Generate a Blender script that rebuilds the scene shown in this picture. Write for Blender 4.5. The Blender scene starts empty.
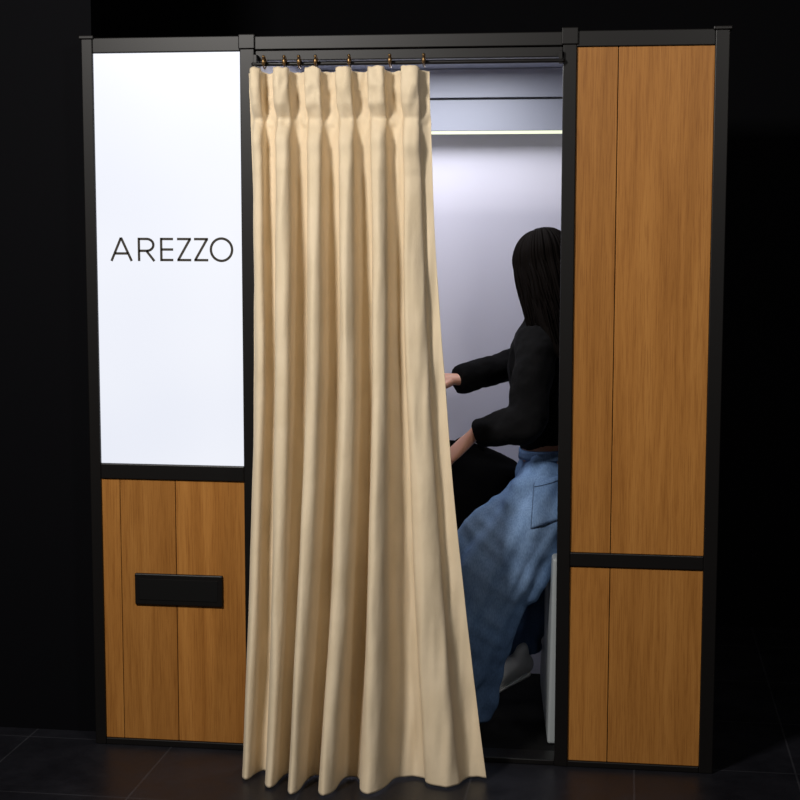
import bpy, bmesh, math, random
import numpy as np
from mathutils import Vector, Matrix, noise
random.seed(4)
S=bpy.context.scene
try: S.view_settings.view_transform='Standard'
except Exception: pass
COL=bpy.context.collection
V=Vector

# ---------------------------------------------------------------- materials
def mat(name,col=(.5,.5,.5),rough=.5,metal=0,spec=.5,emit=None,es=0):
    m=bpy.data.materials.new(name);m.use_nodes=True
    b=m.node_tree.nodes["Principled BSDF"]
    b.inputs["Base Color"].default_value=(*col,1);b.inputs["Roughness"].default_value=rough
    b.inputs["Metallic"].default_value=metal;b.inputs["Specular IOR Level"].default_value=spec
    if emit: b.inputs["Emission Color"].default_value=(*emit,1);b.inputs["Emission Strength"].default_value=es
    return m,m.node_tree,b
def N(nt,t,**k):
    n=nt.nodes.new(t)
    for a,v in k.items():
        if a in n.inputs: n.inputs[a].default_value=v
        else: setattr(n,a,v)
    return n
def ramp(nt,fac,stops):
    r=nt.nodes.new("ShaderNodeValToRGB");e=r.color_ramp.elements
    while len(e)<len(stops): e.new(.5)
    for i,(p,c) in enumerate(stops): e[i].position=p;e[i].color=(*c,1)
    nt.links.new(fac,r.inputs[0]);return r.outputs[0]
def coords(nt,scale=(1,1,1),loc=(0,0,0)):
    tc=nt.nodes.new("ShaderNodeTexCoord");mp=nt.nodes.new("ShaderNodeMapping")
    mp.inputs["Scale"].default_value=scale;mp.inputs["Location"].default_value=loc
    nt.links.new(tc.outputs["Object"],mp.inputs[0]);return mp.outputs[0]
def bump(nt,b,h,strength,dist=.01):
    bp=N(nt,"ShaderNodeBump",Strength=strength,Distance=dist);nt.links.new(h,bp.inputs["Height"]);nt.links.new(bp.outputs[0],b.inputs["Normal"])

def wood(name,seed,tint=1.0):
    m,nt,b=mat(name,rough=.45,spec=.22)
    tint*=.80
    v=coords(nt,(11,11,.5),(seed*3.1,seed,seed*1.7))
    n1=N(nt,"ShaderNodeTexNoise",Scale=2.0,Detail=5.0,Roughness=.6,Distortion=.8);nt.links.new(v,n1.inputs["Vector"])
    v2=coords(nt,(150,150,4.0),(seed,seed*2,seed))
    n2=N(nt,"ShaderNodeTexNoise",Scale=2.0,Detail=4.0,Roughness=.7);nt.links.new(v2,n2.inputs["Vector"])
    c=ramp(nt,n1.outputs["Fac"],[(.28,(.37*tint,.148*tint,.029*tint)),(.5,(.46*tint,.194*tint,.042*tint)),(.75,(.54*tint,.242*tint,.057*tint))])
    c2=ramp(nt,n2.outputs["Fac"],[(.36,(.64,.56,.48)),(.53,(1,1,1))])
    mx=N(nt,"ShaderNodeMixRGB",blend_type='MULTIPLY');mx.inputs[0].default_value=.65
    nt.links.new(c,mx.inputs[1]);nt.links.new(c2,mx.inputs[2]);nt.links.new(mx.outputs[0],b.inputs["Base Color"])
    bump(nt,b,n2.outputs["Fac"],.12,.002);return m
M_woods=[wood("oak_veneer_%d"%i,i*1.37+1,t) for i,t in enumerate((1.0,.93,1.05,.93,1.02,1.0,.96))]
M_black,nt,b=mat("black_metal",(.0045,.0038,.0036),.42,.0,.28)
M_shell,_,_=mat("black_laminate",(.003,.003,.003),.7,spec=.15)
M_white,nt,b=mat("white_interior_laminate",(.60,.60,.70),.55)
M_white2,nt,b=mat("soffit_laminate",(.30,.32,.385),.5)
M_seat,_,_=mat("seat_laminate",(.36,.39,.40),.45)
M_dark,_,_=mat("dark_gap",(.02,.02,.025),.7)
M_led,_,_=mat("led_strip",(.1,.1,.1),.5,emit=(.88,.94,.66),es=1.1)
M_sign,nt,b=mat("backlit_acrylic",(.8,.8,.85),.35)
g=coords(nt)
nz=N(nt,"ShaderNodeTexNoise",Scale=1.6,Detail=1.0);nt.links.new(g,nz.inputs["Vector"])
nt.links.new(ramp(nt,nz.outputs["Fac"],[(.3,(.79,.82,.91)),(.7,(.87,.89,.95))]),b.inputs["Emission Color"])
b.inputs["Emission Strength"].default_value=.98;b.inputs["Base Color"].default_value=(.05,.05,.06,1)
M_txt,_,_=mat("sign_lettering",(.03,.024,.016),.4)
M_brass,_,_=mat("dark_brass",(.20,.12,.05),.35,.9)
M_cur,nt,b=mat("beige_cotton",(.66,.50,.31),.8,spec=.22)
b.inputs["Sheen Weight"].default_value=.08
v=coords(nt,(1,1,1));n1=N(nt,"ShaderNodeTexNoise",Scale=9.0,Detail=5.0);nt.links.new(v,n1.inputs["Vector"])
nt.links.new(ramp(nt,n1.outputs["Fac"],[(.3,(.67,.545,.37)),(.7,(.74,.61,.43))]),b.inputs["Base Color"])
v=coords(nt,(1,1,.45));n2=N(nt,"ShaderNodeTexNoise",Scale=26.0,Detail=5.0,Roughness=.6);nt.links.new(v,n2.inputs["Vector"])
bump(nt,b,n2.outputs["Fac"],.4,.006)
def denim(name,k):
    m,nt,b=mat(name,rough=.85,spec=.08)
    v=coords(nt,(1,1,.6));n1=N(nt,"ShaderNodeTexNoise",Scale=4.0,Detail=5.0,Roughness=.5,Distortion=.2);nt.links.new(v,n1.inputs["Vector"])
    c=ramp(nt,n1.outputs["Fac"],[(.30,(.080*k,.14*k,.265*k)),(.5,(.12*k,.205*k,.365*k)),(.70,(.20*k,.30*k,.47*k))])
    v2=coords(nt,(1,1,.3));n2=N(nt,"ShaderNodeTexNoise",Scale=300.0,Detail=2.0);nt.links.new(v2,n2.inputs["Vector"])
    c2=ramp(nt,n2.outputs["Fac"],[(.35,(.74,.76,.8)),(.65,(1.1,1.1,1.1))])
    mx=N(nt,"ShaderNodeMixRGB",blend_type='MULTIPLY');mx.inputs[0].default_value=.8
    nt.links.new(c,mx.inputs[1]);nt.links.new(c2,mx.inputs[2]);nt.links.new(mx.outputs[0],b.inputs["Base Color"])
    n3=N(nt,"ShaderNodeTexNoise",Scale=30.0,Detail=4.0,Roughness=.6,Distortion=.6);nt.links.new(coords(nt),n3.inputs["Vector"])
    bump(nt,b,n3.outputs["Fac"],.25,.006);return m
M_denim=denim("blue_denim",1.0);M_denimd=denim("denim_stitching",.35)
M_knit,nt,b=mat("black_knit",(.0035,.0035,.004),.95,spec=.08)
n3=N(nt,"ShaderNodeTexNoise",Scale=18.0,Detail=4.0);nt.links.new(coords(nt),n3.inputs["Vector"]);bump(nt,b,n3.outputs["Fac"],.5,.012)
M_skin,nt,b=mat("skin",(.52,.27,.19),.5);b.inputs["Subsurface Weight"].default_value=.1;b.inputs["Subsurface Scale"].default_value=.01
M_nail,_,_=mat("nail",(.62,.36,.30),.3)
M_eye,_,_=mat("eye_white",(.6,.6,.6),.3);M_iris,_,_=mat("iris",(.03,.015,.01),.2);M_lip,_,_=mat("lips",(.40,.13,.11),.4)
M_hair,nt,b=mat("dark_hair",(.0028,.0019,.0016),.75,spec=.03)
M_shoe,_,_=mat("white_leather",(.85,.85,.82),.5);M_sole,_,_=mat("rubber_sole",(.8,.8,.77),.7)
M_leather,nt,b=mat("black_canvas",(.003,.003,.0035),.9,spec=.08)
M_floor,nt,b=mat("dark_floor_tile",rough=.4,spec=.25)
br=nt.nodes.new("ShaderNodeTexBrick");br.offset=0;br.squash=1
br.inputs["Scale"].default_value=1;br.inputs["Brick Width"].default_value=.46;br.inputs["Row Height"].default_value=.46;br.inputs["Mortar Size"].default_value=.003;br.inputs["Mortar Smooth"].default_value=.2
br.inputs["Color1"].default_value=(.009,.009,.011,1);br.inputs["Color2"].default_value=(.011,.011,.0135,1);br.inputs["Mortar"].default_value=(.026,.026,.029,1)
nt.links.new(coords(nt,(1,1,1),(-.23+.46*20,-.035+.46*20,0)),br.inputs["Vector"])
n4=N(nt,"ShaderNodeTexNoise",Scale=5.0,Detail=6.0,Roughness=.7);nt.links.new(coords(nt),n4.inputs["Vector"])
mx=N(nt,"ShaderNodeMixRGB",blend_type='MULTIPLY');mx.inputs[0].default_value=.8
nt.links.new(br.outputs["Color"],mx.inputs[1]);nt.links.new(ramp(nt,n4.outputs["Fac"],[(.3,(.5,.5,.55)),(.7,(1.4,1.4,1.5))]),mx.inputs[2]);nt.links.new(mx.outputs[0],b.inputs["Base Color"])
nt.links.new(ramp(nt,n4.outputs["Fac"],[(.3,(.30,.30,.30)),(.7,(.48,.48,.48))]),b.inputs["Roughness"])
M_wall,nt,b=mat("black_painted_wall",(.0012,.0012,.002),.8,spec=.08)

# ---------------------------------------------------------------- mesh helpers
def link(o,parent=None):
    COL.objects.link(o)
    if parent: o.parent=parent
    return o
def empty(name):
    e=bpy.data.objects.new(name,None);e.empty_display_size=.1;COL.objects.link(e);return e
def obj_bm(name,bm,m,parent=None,smooth=False):
    me=bpy.data.meshes.new(name);bm.normal_update();bm.to_mesh(me);bm.free()
    for x in (m if isinstance(m,list) else [m]): me.materials.append(x)
    if smooth:
        for p in me.polygons: p.use_smooth=True
    return link(bpy.data.objects.new(name,me),parent)
def addbox(bm,x0,x1,y0,y1,z0,z1,mi=0):
    vs=[bm.verts.new(p) for p in ((x0,y0,z0),(x1,y0,z0),(x1,y1,z0),(x0,y1,z0),(x0,y0,z1),(x1,y0,z1),(x1,y1,z1),(x0,y1,z1))]
    for f in ((0,3,2,1),(4,5,6,7),(0,1,5,4),(1,2,6,5),(2,3,7,6),(3,0,4,7)):
        bm.faces.new([vs[i] for i in f]).material_index=mi
def boxes(name,L,m,parent=None,bev=.002):
    bm=bmesh.new()
    for l in L: addbox(bm,*l)
    o=obj_bm(name,bm,m,parent)
    if bev:
        md=o.modifiers.new("bevel",'BEVEL');md.width=bev;md.segments=2;md.limit_method='ANGLE'
    return o
def catmull(P,k):
    P=[np.array(p,float) for p in P];out=[]
    Q=[2*P[0]-P[1]]+P+[2*P[-1]-P[-2]]
    for i in range(1,len(Q)-2):
        for j in range(k):
            t=j/k;a,b,c,d=Q[i-1:i+3]
            out.append(.5*((2*b)+(-a+c)*t+(2*a-5*b+4*c-d)*t*t+(-a+3*b-3*c+d)*t**3))
    out.append(P[-1]);return out
def tube(bm,rows,segs=24,k=5,a=None,mi=0,round_ends=True):
    R=catmull(rows,k)
    C=[V(r[:3]) for r in R];rr=[(max(r[3],.0005),max(r[4],.0005)) for r in R]
    ref=V(a) if a else None
    T=[]
    for i in range(len(C)):
        T.append((C[min(i+1,len(C)-1)]-C[max(i-1,0)]).normalized())
    if ref is None: ref=T[0].orthogonal()
    if round_ends:
        for end in (0,1):
            t=T[0]*-1 if end==0 else T[-1];c=C[0] if end==0 else C[-1];r=rr[0] if end==0 else rr[-1];tt=T[0] if end==0 else T[-1]
            rm=min(r);ex=[(c+t*rm*math.sin(q),(r[0]*math.cos(q),r[1]*math.cos(q))) for q in (.5,.95,1.3)]
            if end==0:
                ex.reverse();C=[e[0] for e in ex]+C;rr=[e[1] for e in ex]+rr;T=[tt]*3+T
            else: C=C+[e[0] for e in ex];rr=rr+[e[1] for e in ex];T=T+[tt]*3
    prev=None;rings=[]
    for c,(ra,rb),t in zip(C,rr,T):
        A=ref-t*ref.dot(t)
        if A.length<1e-4: A=t.orthogonal()
        A.normalize();B=t.cross(A)
        if a is None: ref=A
        ring=[bm.verts.new(c+A*ra*math.cos(q)+B*rb*math.sin(q)) for q in [2*math.pi*j/segs for j in range(segs)]]
        if prev:
            for j in range(segs):
                bm.faces.new((prev[j],prev[(j+1)%segs],ring[(j+1)%segs],ring[j])).material_index=mi
        rings.append(ring);prev=ring
    bm.faces.new(list(reversed(rings[0]))).material_index=mi;bm.faces.new(rings[-1]).material_index=mi
def ell(bm,c,r,M=None,segs=24,mi=0):
    mat4=Matrix.Translation(V(c))@(M.to_4x4() if M else Matrix())@Matrix.Diagonal((*r,1))
    bmesh.ops.create_uvsphere(bm,u_segments=segs,v_segments=segs//2,radius=1,matrix=mat4)
def organic(name,bm,m,parent,voxel=.006,smooth=4,disp=None,guide=None):
    o=obj_bm(name,bm,m,parent,True)
    r=o.modifiers.new("remesh",'REMESH');r.mode='VOXEL';r.voxel_size=voxel;r.use_smooth_shade=True
    if smooth:
        s=o.modifiers.new("smooth",'SMOOTH');s.iterations=smooth;s.factor=.5
    for i,(size,st) in enumerate(disp or []):
        t=bpy.data.textures.new(name+"_wrinkle%d"%i,'CLOUDS');t.noise_scale=size;t.noise_depth=1
        d=o.modifiers.new("wrinkle%d"%i,'DISPLACE');d.texture=t;d.strength=st;d.mid_level=.5;d.texture_coords='GLOBAL'
    for i,(gd,size,st) in enumerate(guide or []):
        t=bpy.data.textures.new(name+"_fold%d"%i,'CLOUDS');t.noise_scale=size;t.noise_depth=0
        d=o.modifiers.new("fold%d"%i,'DISPLACE');d.texture=t;d.strength=st;d.mid_level=.5;d.texture_coords='OBJECT';d.texture_coords_object=gd
    return o

# ---------------------------------------------------------------- room
boxes("floor",[(-3,6,-6.5,4,-.1,0)],M_floor,bev=0)
boxes("wall_back",[(-3,6,1.7,1.8,0,4)],M_wall,bev=0)
boxes("wall_left",[(-3,-.012,.11,.2,0,4)],M_wall,bev=0)

# ---------------------------------------------------------------- booth
B=empty("photo_booth")
D0,D1=0.0,.05
boxes("frame",[
 (-.006,.027,D0,D1,0,2.10),(.463,.505,D0,D1,0,2.10),(1.380,1.418,D0,D1,0,2.104),(1.794,1.833,D0,D1,0,2.10),
 (.027,.463,D0+.001,D1,2.057,2.10),(.505,1.38,D0+.001,D1,2.060,2.098),(1.418,1.794,D0+.001,D1,2.056,2.10),
 (.027,.463,D0+.001,D1,.815,.860),(1.418,1.794,D0+.001,D1,.594,.634),
 (.027,.463,D0+.001,D1,0,.020),(1.418,1.794,D0+.001,D1,0,.018),
 (.505,1.38,.012,D1,2.030,2.0595),(.505,1.38,.005,.09,0,.016)],M_black,B,.0025)
boxes("frame_caps",[(-.012,.033,-.006,.055,2.096,2.107),(.460,.508,-.006,.055,2.062,2.104),(1.376,1.422,-.006,.055,2.062,2.109),(1.788,1.839,-.006,.055,2.096,2.107)],M_black,B,.003)
P0,P1=.008,.03
boxes("panel_backing",[(.027,.463,.0302,.0495,.02,.815),(1.418,1.794,.0302,.0495,.018,2.056)],M_shell,B,0)
boxes("panel_lower_left_a",[(.027,.082,P0,P1,.02,.815)],M_woods[0],B,.0015)
boxes("panel_lower_left_b",[(.0835,.2515,P0,P1,.02,.815)],M_woods[1],B,.0015)
boxes("panel_lower_left_c",[(.2535,.463,P0,P1,.02,.815)],M_woods[2],B,.0015)
boxes("panel_tall_a",[(1.418,1.531,P0,P1,.634,2.056)],M_woods[3],B,.0015)
boxes("panel_tall_b",[(1.533,1.794,P0,P1,.634,2.056)],M_woods[4],B,.0015)
boxes("panel_short_a",[(1.418,1.531,P0,P1,.018,.594)],M_woods[5],B,.0015)
boxes("panel_short_b",[(1.533,1.794,P0,P1,.018,.594)],M_woods[6],B,.0015)
boxes("delivery_slot",[(.126,.395,-.002,.02,.437,.531)],M_black,B,.003)
boxes("slot_recess",[(.140,.381,-.0035,-.001,.452,.516)],M_shell,B,.001)
boxes("shell",[(0,.012,D1,.93,0,2.09),(.495,.505,D1,.90,0,2.09),(1.818,1.83,D1,.93,0,2.09),(0,1.83,.918,.93,0,2.09),(0,1.83,D1,.93,2.085,2.098)],M_shell,B,0)
boxes("interior_back_panel",[(.506,1.817,.90,.917,.012,2.084)],M_white,B,0)
boxes("interior_side_panel",[(.5055,.512,D1+.002,.899,.012,2.084),(1.81,1.8175,D1+.002,.899,.012,2.084)],M_white,B,0)
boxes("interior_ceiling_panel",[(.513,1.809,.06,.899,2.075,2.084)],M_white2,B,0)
boxes("interior_floor",[(.506,1.817,.09,.899,0.0005,.010)],M_shell,B,0)
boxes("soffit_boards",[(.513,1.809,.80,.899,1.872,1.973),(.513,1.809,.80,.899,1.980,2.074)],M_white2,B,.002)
boxes("soffit_core",[(.513,1.809,.815,.899,1.966,1.984)],M_dark,B,0)
boxes("led_strip",[(.513,1.809,.803,.82,1.862,1.8715)],M_led,B,0)
bm=bmesh.new()
fp=[(1.352,.16),(1.806,.16),(1.806,.895),(1.29,.895),(1.30,.74)]
zs=[.011,.58]
bot=[bm.verts.new((x,y,zs[0])) for x,y in fp];top=[bm.verts.new((x+.01,y,zs[1])) for x,y in fp]
top[1].co.x=top[2].co.x=1.806
bm.faces.new(list(reversed(bot)));bm.faces.new(top)
for i in range(5): bm.faces.new((bot[i],bot[(i+1)%5],top[(i+1)%5],top[i]))
o=obj_bm("bench_seat",bm,M_seat,B);md=o.modifiers.new("b",'BEVEL');md.width=.008;md.segments=3

# ---------------------------------------------------------------- illuminated sign
SG=empty("illuminated_sign")
boxes("acrylic_face",[(.028,.462,.006,.012,.861,2.056)],M_sign,SG,.001)
boxes("lightbox_housing",[(.028,.462,.013,.12,.861,2.056)],M_shell,SG,0)
bm=bmesh.new()
X=lambda p:.069+(p-110.7)*.002985
z0,z1=1.4595,1.5275
sw=.0072
def stroke(a,b,w=None,ext=0):
    w=w or sw
    a=V((a[0],0,a[1]));b=V((b[0],0,b[1]));d=(b-a).normalized();a=a-d*ext;b=b+d*ext;n=V((-d.z,0,d.x))*w/2
    f=[bm.verts.new((p.x,.0050,p.z)) for p in (a-n,b-n,b+n,a+n)];k=[bm.verts.new((v.co.x,.0058,v.co.z)) for v in f]
    bm.faces.new(f);bm.faces.new(list(reversed(k)))
    for i in range(4): bm.faces.new((f[i],k[i],k[(i+1)%4],f[(i+1)%4]))
h=sw/2
stroke((X(111.5),z0),(X(121.5),z1));stroke((X(121.5),z1),(X(132),z0));stroke((X(115),z0+.022),(X(128.5),z0+.022))
stroke((X(139.5),z0),(X(139.5),z1));
ym=z0+.030;rc=(z1-h+ym)/2;rr_=(z1-h-ym)/2
stroke((X(139.5),z1-h),(X(147.5),z1-h));stroke((X(139.5),ym),(X(147.5),ym))
for i in range(14):
    q0=-math.pi/2+math.pi*i/14;q1=-math.pi/2+math.pi*(i+1)/14
    stroke((X(147.5)+rr_*1.15*math.cos(q0),rc+rr_*math.sin(q0)),(X(147.5)+rr_*1.15*math.cos(q1),rc+rr_*math.sin(q1)),ext=.0006)
stroke((X(147),ym),(X(155),z0))
stroke((X(162),z0),(X(162),z1));
for zz in (z1-h,(z0+z1)/2,z0+h): stroke((X(162),zz),(X(174),zz))
for x0,x1 in ((178,192),(195,209)):
    stroke((X(x0),z1-h),(X(x1),z1-h));stroke((X(x0),z0+h),(X(x1),z0+h));stroke((X(x1)-.003,z1-h),(X(x0)+.003,z0+h))
cx,cz=X(222.3),(z0+z1)/2
for i in range(48):
    q0=2*math.pi*i/48;q1=2*math.pi*(i+1)/48;ra,rb=(.0315,.0322)
    stroke((cx+ra*math.cos(q0),cz+rb*math.sin(q0)),(cx+ra*math.cos(q1),cz+rb*math.sin(q1)),ext=.0004)
obj_bm("lettering",bm,M_txt,SG)

# ---------------------------------------------------------------- curtain
px=lambda p:.518+(p-250)*.00281
rowsZ=np.array([2.003,1.06,.0])
nodes=[
 [243,252,264,279,295,311,326,342,357,375,391,408,426],
 [249,259,271,287,303,318,335,351,367,384,401,420,446],
 [239,250,264,279,291,304,320,337,357,380,409,446,492]]
nodes=np.array([[px(q) for q in r] for r in nodes])
PC=np.polyfit(rowsZ,nodes,2)
NU,NZ=700,340
AZ=([0,.3,.9,1.5,1.72,1.82,1.86,1.90,1.95,2.003],[.130,.125,.110,.098,.082,.052,.030,.062,.070,.052])
BZ=([0,.5,1.2,1.8,1.85,1.89,2.003],[.060,.085,.10,.09,.05,.125,.11])
bm=bmesh.new();grid=[]
for iz in range(NZ):
    t=iz/(NZ-1)
    z=2.003*(1-t)
    nd=PC[0]*z*z+PC[1]*z+PC[2]
    A=float(np.interp(z,*AZ));Bk=float(np.interp(z,*BZ))
    row=[]
    for iu in range(NU):
        s=iu/(NU-1)*12
        i=min(int(s),11);f=s-i
        x=nd[i]+(nd[i+1]-nd[i])*f
        ph=s/2
        sp=(nd[min(i+1,12)]-nd[i])*2
        w=s/12
        wob=.10*noise.noise(V((ph*.9,z*.9,3)))
        k=ph+wob*min(1,(2.0-z)*1.5)*min(1,s,12-s)
        am=float(np.interp(s,[0,1,3,5,7,9,11,12],[.6,.85,.9,1.1,1.15,1.0,.55,.30]))
        if z>1.7: am=am+(1-am)*min(1,(z-1.7)/.15)
        am*=1+.30*noise.noise(V((int(ph)*3.3+.5,z*.8,9)))
        fold=.5-.5*math.cos(2*math.pi*k)
        x+=sp*Bk*math.sin(4*math.pi*k)*.9*min(1,s*1.5,(12-s)*1.5)
        base=-.040-(.105+.055*math.sin(math.pi*min(1,w*1.15))+.010*max(0,w-.6)/.4)*((2.003-z)/2.003)**1.15
        y=base-A*am*fold
        gz=min(1,(2.003-z)/.5)
        y+=.014*gz*noise.noise(V((x*18,z*1.0,1.7)))+.006*noise.noise(V((x*40,z*5,5)))
        y-=.016*max(0,(w-.72)/.28)*gz*(1-z/2.2)*math.sin(s*5.2+1.2*z)
        x+=.005*gz*noise.noise(V((s*1.3,z*2.2,7)))
        if z>1.84:
            y-=.008*noise.noise(V((x*40,z*25,2)))
        y-=.014*math.exp(-((z-1.80-.04*noise.noise(V((int(ph)*2.1,0,0))))/.03)**2)*fold
        hem=.006+.004*max(0,noise.noise(V((x*9,4,4))))
        zz=z+hem*(1-z/2.003)
        zz-=(.012*(1-fold)-.004*noise.noise(V((x*60,0,0))))*max(0,(z-1.9)/.1)
        row.append(bm.verts.new((x,y,zz)))
    grid.append(row)
for iz in range(NZ-1):
    for iu in range(NU-1):
        bm.faces.new((grid[iz][iu],grid[iz+1][iu],grid[iz+1][iu+1],grid[iz][iu+1]))
cur=obj_bm("curtain",bm,M_cur,None,True)
sd=cur.modifiers.new("thick",'SOLIDIFY');sd.thickness=.0018
RD=empty("curtain_rod")
ry=-.012
bm=bmesh.new();tube(bm,[(.5055,ry,2.018,.006,.006),(.95,ry,2.018,.006,.006),(1.3795,ry,2.018,.006,.006)],16,4)
obj_bm("rod",bm,M_black,RD,True)
boxes("rod_bracket",[(.506,.516,ry-.004,.0115,2.01,2.045),(1.369,1.379,ry-.004,.0115,2.01,2.045)],M_black,RD,.001)
bm=bmesh.new()
for p in (258,279,294,311,345,386,420):
    x=px(p)
    pts=[(x,ry-.006+.016*math.sin(q),2.020+.016*math.cos(q),.0018,.0018) for q in [2*math.pi*j/12 for j in range(13)]]
    tube(bm,pts,8,2,round_ends=False)
    ell(bm,(x,-.036,2.022),(.006,.006,.011),segs=14);ell(bm,(x,-.036,2.036),(.005,.005,.005),segs=12)
    tube(bm,[(x,-.036,2.015,.0016,.0016),(x,-.034,2.01,.0016,.0016),(x,-.033,2.005,.0012,.0012)],8,2)
obj_bm("clip_rings",bm,M_brass,RD,True)

# ---------------------------------------------------------------- stool and bag
ST=empty("round_stool")
bm=bmesh.new()
sx,sy=.96,.58
prof=[(.115,.011),(.115,.018),(.10,.026),(.04,.034),(.022,.05),(.018,.1),(.018,.44),(.05,.45),(.125,.455),(.132,.462),(.132,.472),(.13,.49),(.12,.503),(.09,.508)]
rings=[]
for r,z in prof:
    rings.append([bm.verts.new((sx+r*math.cos(2*math.pi*j/48),sy+r*math.sin(2*math.pi*j/48),z)) for j in range(48)])
for a,b_ in zip(rings,rings[1:]):
    for j in range(48): bm.faces.new((a[j],a[(j+1)%48],b_[(j+1)%48],b_[j]))
bm.faces.new(list(reversed(rings[0])));bm.faces.new(rings[-1])
obj_bm("stool_body",bm,M_black,ST,True)
BG=empty("black_tote_bag")
bm=bmesh.new()
tube(bm,[(1.00,.57,.575,.10,.055),(1.03,.56,.64,.125,.08),(1.06,.54,.72,.14,.085),(1.09,.53,.80,.15,.065),(1.10,.53,.835,.145,.03)],32,5,a=(1,0,0))
organic("bag_body",bm,M_leather,BG,.007,6,[(.15,.03)])
bm=bmesh.new()
for yy in (.515,.545):
    tube(bm,[(1.01,yy,.83,.006,.006),(1.03,yy,.87,.006,.006),(1.07,yy,.885,.006,.006),(1.11,yy,.87,.006,.006),(1.13,yy,.82,.006,.006)],10,6)
obj_bm("bag_handles",bm,M_leather,BG,True)

# ---------------------------------------------------------------- woman
W=empty("woman")
fw=V((-.95,.31,0)).normalized()
bm=bmesh.new()
tube(bm,[(1.362,.42,.902,.116,.158),(1.352,.42,.95,.112,.152),(1.338,.42,1.07,.120,.162),(1.326,.41,1.17,.112,.170),(1.32,.405,1.235,.090,.150),(1.316,.40,1.275,.060,.085),(1.31,.40,1.31,.050,.055)],32,5,a=fw,round_ends=False)
tube(bm,[(1.30,.285,1.225,.062,.062),(1.295,.235,1.17,.064,.062),(1.285,.21,1.07,.062,.060),(1.280,.195,.990,.066,.060),(1.22,.19,.968,.060,.056),(1.165,.195,.953,.049,.047),(1.130,.20,.942,.040,.038)],20,5,round_ends=False)
tube(bm,[(1.345,.53,1.22,.062,.062),(1.30,.58,1.18,.062,.060),(1.23,.62,1.125,.058,.056),(1.16,.585,1.10,.053,.050),(1.09,.54,1.086,.049,.047),(1.040,.508,1.078,.045,.043)],20,5,round_ends=False)
organic("sweater",bm,M_knit,W,.006,4,[(.10,.022),(.04,.008)])
def guide(name,loc,rot,sc):
    e=bpy.data.objects.new(name,None);COL.objects.link(e);e.parent=W;e.location=loc;e.rotation_euler=rot;e.scale=sc;e.empty_display_size=.02;return e
G1=guide("denim_fold_guide",(1.2,.3,.5),(0,math.radians(28),0),(.05,.06,.34))
G2=guide("denim_crease_guide",(1.2,.3,.5),(0,math.radians(-50),0),(.035,.06,.14))
bm=bmesh.new()
tube(bm,[(1.368,.42,.868,.112,.152),(1.372,.42,.80,.130,.172),(1.37,.42,.73,.125,.175)],32,5,a=fw,round_ends=False)
tube(bm,[(1.365,.35,.78,.115,.10),(1.31,.325,.69,.130,.115),(1.225,.30,.585,.145,.122),(1.155,.285,.475,.148,.12),(1.120,.285,.36,.132,.112),(1.098,.285,.24,.110,.102),(1.080,.285,.12,.096,.095),(1.072,.285,.045,.092,.096)],28,5,a=(1,0,0),round_ends=False)
tube(bm,[(1.38,.50,.77,.11,.10),(1.32,.57,.68,.115,.105),(1.255,.64,.57,.112,.105),(1.225,.675,.46,.10,.10),(1.222,.67,.34,.092,.088),(1.222,.65,.24,.086,.080),(1.222,.635,.165,.08,.078)],24,5,a=(1,0,0),round_ends=False)
jeans=organic("jeans",bm,M_denim,W,.006,5,[(.16,.022)],[(G1,1.0,.046),(G2,1.0,.010)])
bm=bmesh.new()
tube(bm,[(1.366,.42,.858,.121,.160),(1.364,.42,.886,.118,.156)],40,3,a=fw,round_ends=False)
obj_bm("waistband",bm,M_denim,W,True)
bm=bmesh.new()
tube(bm,[(1.366,.42,.85,.108,.146),(1.362,.42,.92,.107,.146)],32,3,a=fw)
obj_bm("midriff",bm,M_skin,W,True)
def patch(name,outline,res,target,m,off=.004):
    bm=bmesh.new();(x0,z0_),(x1,z1_),(x2,z2_),(x3,z3_)=outline;g=[]
    for i in range(res+1):
        r=[]
        for j in range(res+1):
            a=i/res;b_=j/res
            x=(x0*(1-a)+x1*a)*(1-b_)+(x3*(1-a)+x2*a)*b_;z=(z0_*(1-a)+z1_*a)*(1-b_)+(z3_*(1-a)+z2_*a)*b_
            r.append(bm.verts.new((x,.0,z)))
        g.append(r)
    for i in range(res):
        for j in range(res): bm.faces.new((g[i][j],g[i+1][j],g[i+1][j+1],g[i][j+1]))
    o=obj_bm(name,bm,m,W,True)
    s=o.modifiers.new("sw",'SHRINKWRAP');s.target=target;s.wrap_method='PROJECT';s.use_project_y=True;s.use_project_x=False;s.use_project_z=False;s.use_positive_direction=True;s.use_negative_direction=False;s.offset=off
    sd=o.modifiers.new("so",'SOLIDIFY');sd.thickness=.002
    return o
patch("back_pocket",[(1.300,.795),(1.40,.82),(1.385,.69),(1.295,.665)],14,jeans,M_denim,.003)
patch("pocket_stitching",[(1.302,.784),(1.40,.808),(1.40,.8065),(1.302,.7825)],14,jeans,M_denimd,.006)
patch("pocket_side",[(1.299,.795),(1.3005,.795),(1.2955,.665),(1.294,.665)],14,jeans,M_denimd,.004)
patch("pocket_hem",[(1.295,.668),(1.385,.692),(1.385,.6905),(1.295,.6665)],14,jeans,M_denimd,.004)
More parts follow.
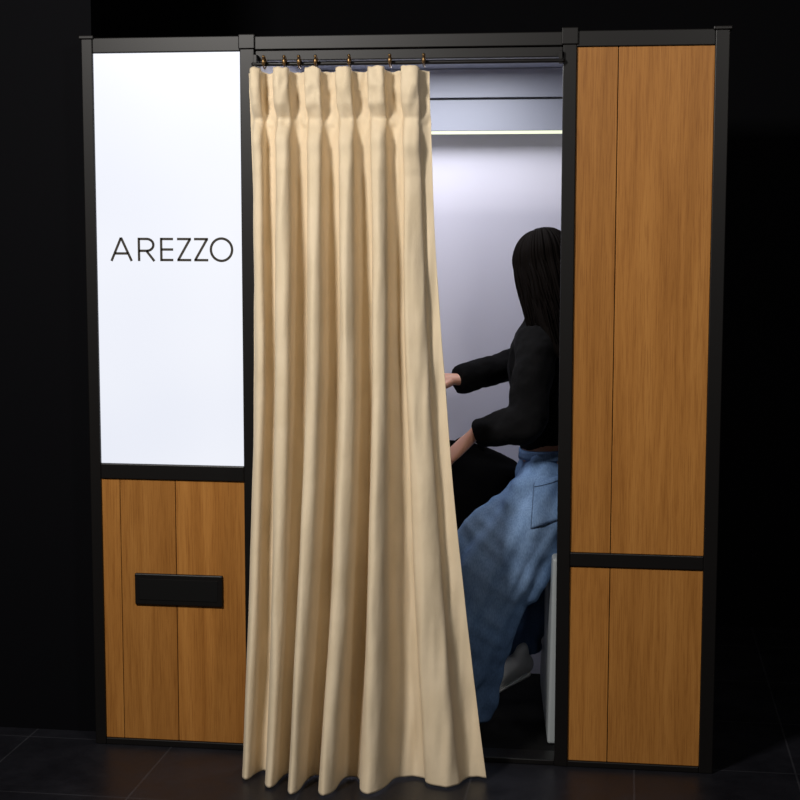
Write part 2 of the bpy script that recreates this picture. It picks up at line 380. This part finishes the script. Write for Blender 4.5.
def shoe(name,heel,toe):
    h=V(heel);t=V(toe);d=t-h
    q=lambda f,up:(h+d*f+V((0,0,up)))
    bm=bmesh.new()
    def row(f,up,ra,rb): p=q(f,up);return (p.x,p.y,p.z,ra,rb)
    tube(bm,[row(.06,.045,.036,.030),row(.25,.05,.040,.034),row(.5,.042,.036,.038),row(.75,.032,.026,.043),row(.95,.024,.018,.034)],20,4,a=(0,0,1))
    tube(bm,[row(.16,.05,.034,.036),row(.16,.10,.032,.036)],20,3,a=d)
    organic(name+"_upper",bm,M_shoe,W,.005,4)
    bm=bmesh.new()
    tube(bm,[row(.03,.010,.011,.034),row(.3,.010,.011,.036),row(.55,.010,.011,.040),row(.8,.010,.010,.045),row(.98,.012,.010,.034)],24,4,a=(0,0,1))
    organic(name+"_sole",bm,M_sole,W,.004,2)
shoe("left_shoe",(1.10,.285,.011),(.88,.27,.011))
shoe("right_shoe",(1.265,.60,.095),(1.09,.52,.015))
# head
hf=V((-.60,.77,-.22)).normalized();hr=hf.cross(V((0,0,1))).normalized();hu=hr.cross(hf)
HM=Matrix((hr,hf,hu)).transposed()
hc=V((1.306,.385,1.425))
HX=lambda p:hc+HM@V(p)
bm=bmesh.new()
ell(bm,HX((0,-.01,.025)),(.072,.090,.088),HM,32)
ell(bm,HX((0,.030,-.035)),(.056,.056,.070),HM,28)
ell(bm,HX((0,.062,-.085)),(.026,.022,.018),HM,16)
for sx_ in (-1,1):
    ell(bm,HX((sx_*.040,.050,-.018)),(.022,.022,.018),HM,16)
    ell(bm,HX((sx_*.073,-.005,-.008)),(.007,.017,.030),HM,16)
    ell(bm,HX((sx_*.008,.093,-.030)),(.009,.010,.007),HM,12)
p=[HX((0,.082,.012)),HX((0,.092,-.010)),HX((0,.102,-.027))]
tube(bm,[(*p[0],.007,.007),(*p[1],.009,.009),(*p[2],.010,.010)],12,3)
ell(bm,HX((0,.083,-.055)),(.022,.010,.006),HM,14);ell(bm,HX((0,.081,-.063)),(.019,.010,.006),HM,14)
ell(bm,HX((0,.072,.022)),(.050,.014,.009),HM,18)
nb=V((1.315,.40,1.27));p=HX((0,-.02,-.06))
tube(bm,[(*nb,.052,.052),(*((nb+p)/2),.046,.046),(*p,.046,.046)],20,4)
organic("head",bm,M_skin,W,.0035,4)
bm=bmesh.new()
for sx_ in (-1,1): ell(bm,HX((sx_*.031,.071,.001)),(.013,.012,.008),HM,16)
obj_bm("eyes",bm,M_eye,W,True)
bm=bmesh.new()
for sx_ in (-1,1): ell(bm,HX((sx_*.031,.080,.001)),(.006,.004,.006),HM,14)
obj_bm("irises",bm,M_iris,W,True)
bm=bmesh.new()
ell(bm,HX((0,.090,-.055)),(.021,.006,.0045),HM,14);ell(bm,HX((0,.088,-.063)),(.018,.006,.0045),HM,14)
obj_bm("lips",bm,M_lip,W,True)
bm=bmesh.new()
ell(bm,HX((0,-.022,.035)),(.082,.097,.087),HM,32)
ell(bm,HX((0,-.040,-.01)),(.080,.078,.10),HM,32)
rows=[]
for y_,z_,a_,b_ in ((-.05,.02,.07,.06),(-.06,-.08,.080,.052),(-.085,-.18,.085,.042),(-.11,-.25,.075,.032),(-.12,-.29,.05,.02)):
    w_=HX((0,y_,z_));rows.append((*w_,a_,b_))
tube(bm,rows,28,5,a=hr)
organic("hair_mass",bm,M_hair,W,.005,6)
bm=bmesh.new()
rnd=random.Random(7)
for i in range(420):
    side=1 if i%2 else -1
    az=math.radians(rnd.uniform(38,180))*side
    r0=rnd.uniform(.97,1.05)
    pts=[]
    for e in (82,60,38,15,-5):
        er=math.radians(e)
        pts.append((.084*r0*math.sin(az)*math.cos(er),-.022+.100*r0*math.cos(az)*math.cos(er),.028+.094*r0*math.sin(er)))
    x_,y_,z_=pts[-1]
    ln=rnd.uniform(.17,.28);back=rnd.uniform(.02,.05)
    for j in (1,2,3,4):
        fq=j/4
        pts.append((x_*(1-.12*fq)+.006*math.sin(j*1.7+i),y_-back*fq*1.3+.005*math.cos(j*1.3+i),z_-ln*fq))
    rows=[]
    rd=rnd.uniform(.003,.006)
    for j,q in enumerate(pts):
        w_=HX(q);tp=(.55 if j==0 else 1.0 if j<7 else .35)
        rows.append((*w_,rd*tp,rd*tp))
    tube(bm,rows,6,3)
obj_bm("hair_locks",bm,M_hair,W,True)
def hand(name,wrist,d,back,thumb,curl,L=.175):
    wrist=V(wrist);d=V(d).normalized();back=V(back);back=(back-d*back.dot(d)).normalized();th=V(thumb);th=(th-d*th.dot(d)-back*th.dot(back)).normalized()
    bm=bmesh.new();s=L/.18
    P=lambda a,b_,c:wrist+d*a*s+th*b_*s+back*c*s
    r=lambda p,q,w:(*p,q*s,w*s)
    tube(bm,[r(P(-.05,0,0),.020,.026),r(P(0,0,0),.018,.026),r(P(.03,.0,0),.016,.033),r(P(.06,0,.001),.014,.038),r(P(.088,0,.001),.011,.037)],20,4,a=back)
    nails=bmesh.new()
    for off,ln,rad in ((.030,.070,.0085),(.010,.078,.0088),(-.010,.073,.0085),(-.029,.058,.0075)):
        p=P(.078,off*.9,.002);rows=[r(p,rad*1.08,rad*1.08)];ang=curl[0];cur=p
        for seg,ca in ((.45,0),(.31,curl[1]),(.24,curl[2])):
            ang+=ca
            dd=(d*math.cos(ang)-back*math.sin(ang)+th*off*1.5).normalized();cur=cur+dd*ln*seg*s*1.08
            rows.append(r(cur,rad*(1-.12*len(rows)/2),rad*(1-.12*len(rows)/2)))
        tube(bm,rows,12,4)
        bk=(back*math.cos(ang)+d*math.sin(ang)).normalized()
        ell(nails,cur+bk*rad*.72*s,(.0045*s,.0055*s,.002*s),Matrix((th,dd,bk)).transposed(),12)
    p0=P(.018,.022,-.004);p1=P(.045,.046,-.012);p2=P(.070,.060,-.018);p3=P(.090,.064,-.024)
    tube(bm,[r(p0,.014,.014),r(p1,.0115,.0115),r(p2,.010,.010),r(p3,.008,.008)],14,4)
    ell(nails,p3+back*.007*s,(.005*s,.006*s,.002*s),Matrix((th,d,back)).transposed(),12)
    organic(name,bm,M_skin,W,.0028,3);obj_bm(name+"_nails",nails,M_nail,W,True)
hand("left_hand",(1.112,.20,.934),(-.62,.12,-.62),(-.50,-.45,.70),(-.1,.9,.2),(.15,.35,.35))
hand("right_hand",(1.030,.500,1.077),(-.85,-.2,.05),(.1,-.25,1),(.1,-1,-.1),(.1,.3,.3))

# ---------------------------------------------------------------- lights
def area(name,loc,tgt,size,power,col=(1,1,1),sy_=None):
    l=bpy.data.lights.new(name,'AREA');l.energy=power;l.color=col;l.size=size
    if sy_: l.shape='RECTANGLE';l.size_y=sy_
    o=link(bpy.data.objects.new(name,l));o.location=loc
    o.rotation_euler=(V(tgt)-V(loc)).to_track_quat('-Z','Y').to_euler();return o
area("shop_ceiling_light",(-.2,-2.7,2.9),(.95,0,1.0),.4,98,(1,.96,.91))
area("fill_light_right",(2.6,-3.0,2.8),(1.3,0,.8),.4,24,(1,.96,.91))  # added fill light from the right, stands for no actual shop lamp
area("booth_ceiling_light",(.95,.42,2.06),(.95,.42,0),.5,7.8,(.96,.96,1),.35)
w=bpy.data.worlds.new("world");S.world=w;w.use_nodes=True
w.node_tree.nodes["Background"].inputs[0].default_value=(.3,.35,.5,1);w.node_tree.nodes["Background"].inputs[1].default_value=.004

# ---------------------------------------------------------------- camera
cd=bpy.data.cameras.new("camera");cd.sensor_width=36;cd.lens=36*1588/800
co=link(bpy.data.objects.new("camera",cd))
F=V((-.14037,.98357,-.11348)).normalized();R=V((.98997,.14128,0)).normalized();U=R.cross(F)
c_,s_=math.cos(.0012),math.sin(.0012);R2=R*c_+U*s_;U2=U*c_-R*s_
co.matrix_world=Matrix.Translation(V((1.5665,-4.492,1.5836)))@Matrix((R2,U2,-F)).transposed().to_4x4()
S.camera=co
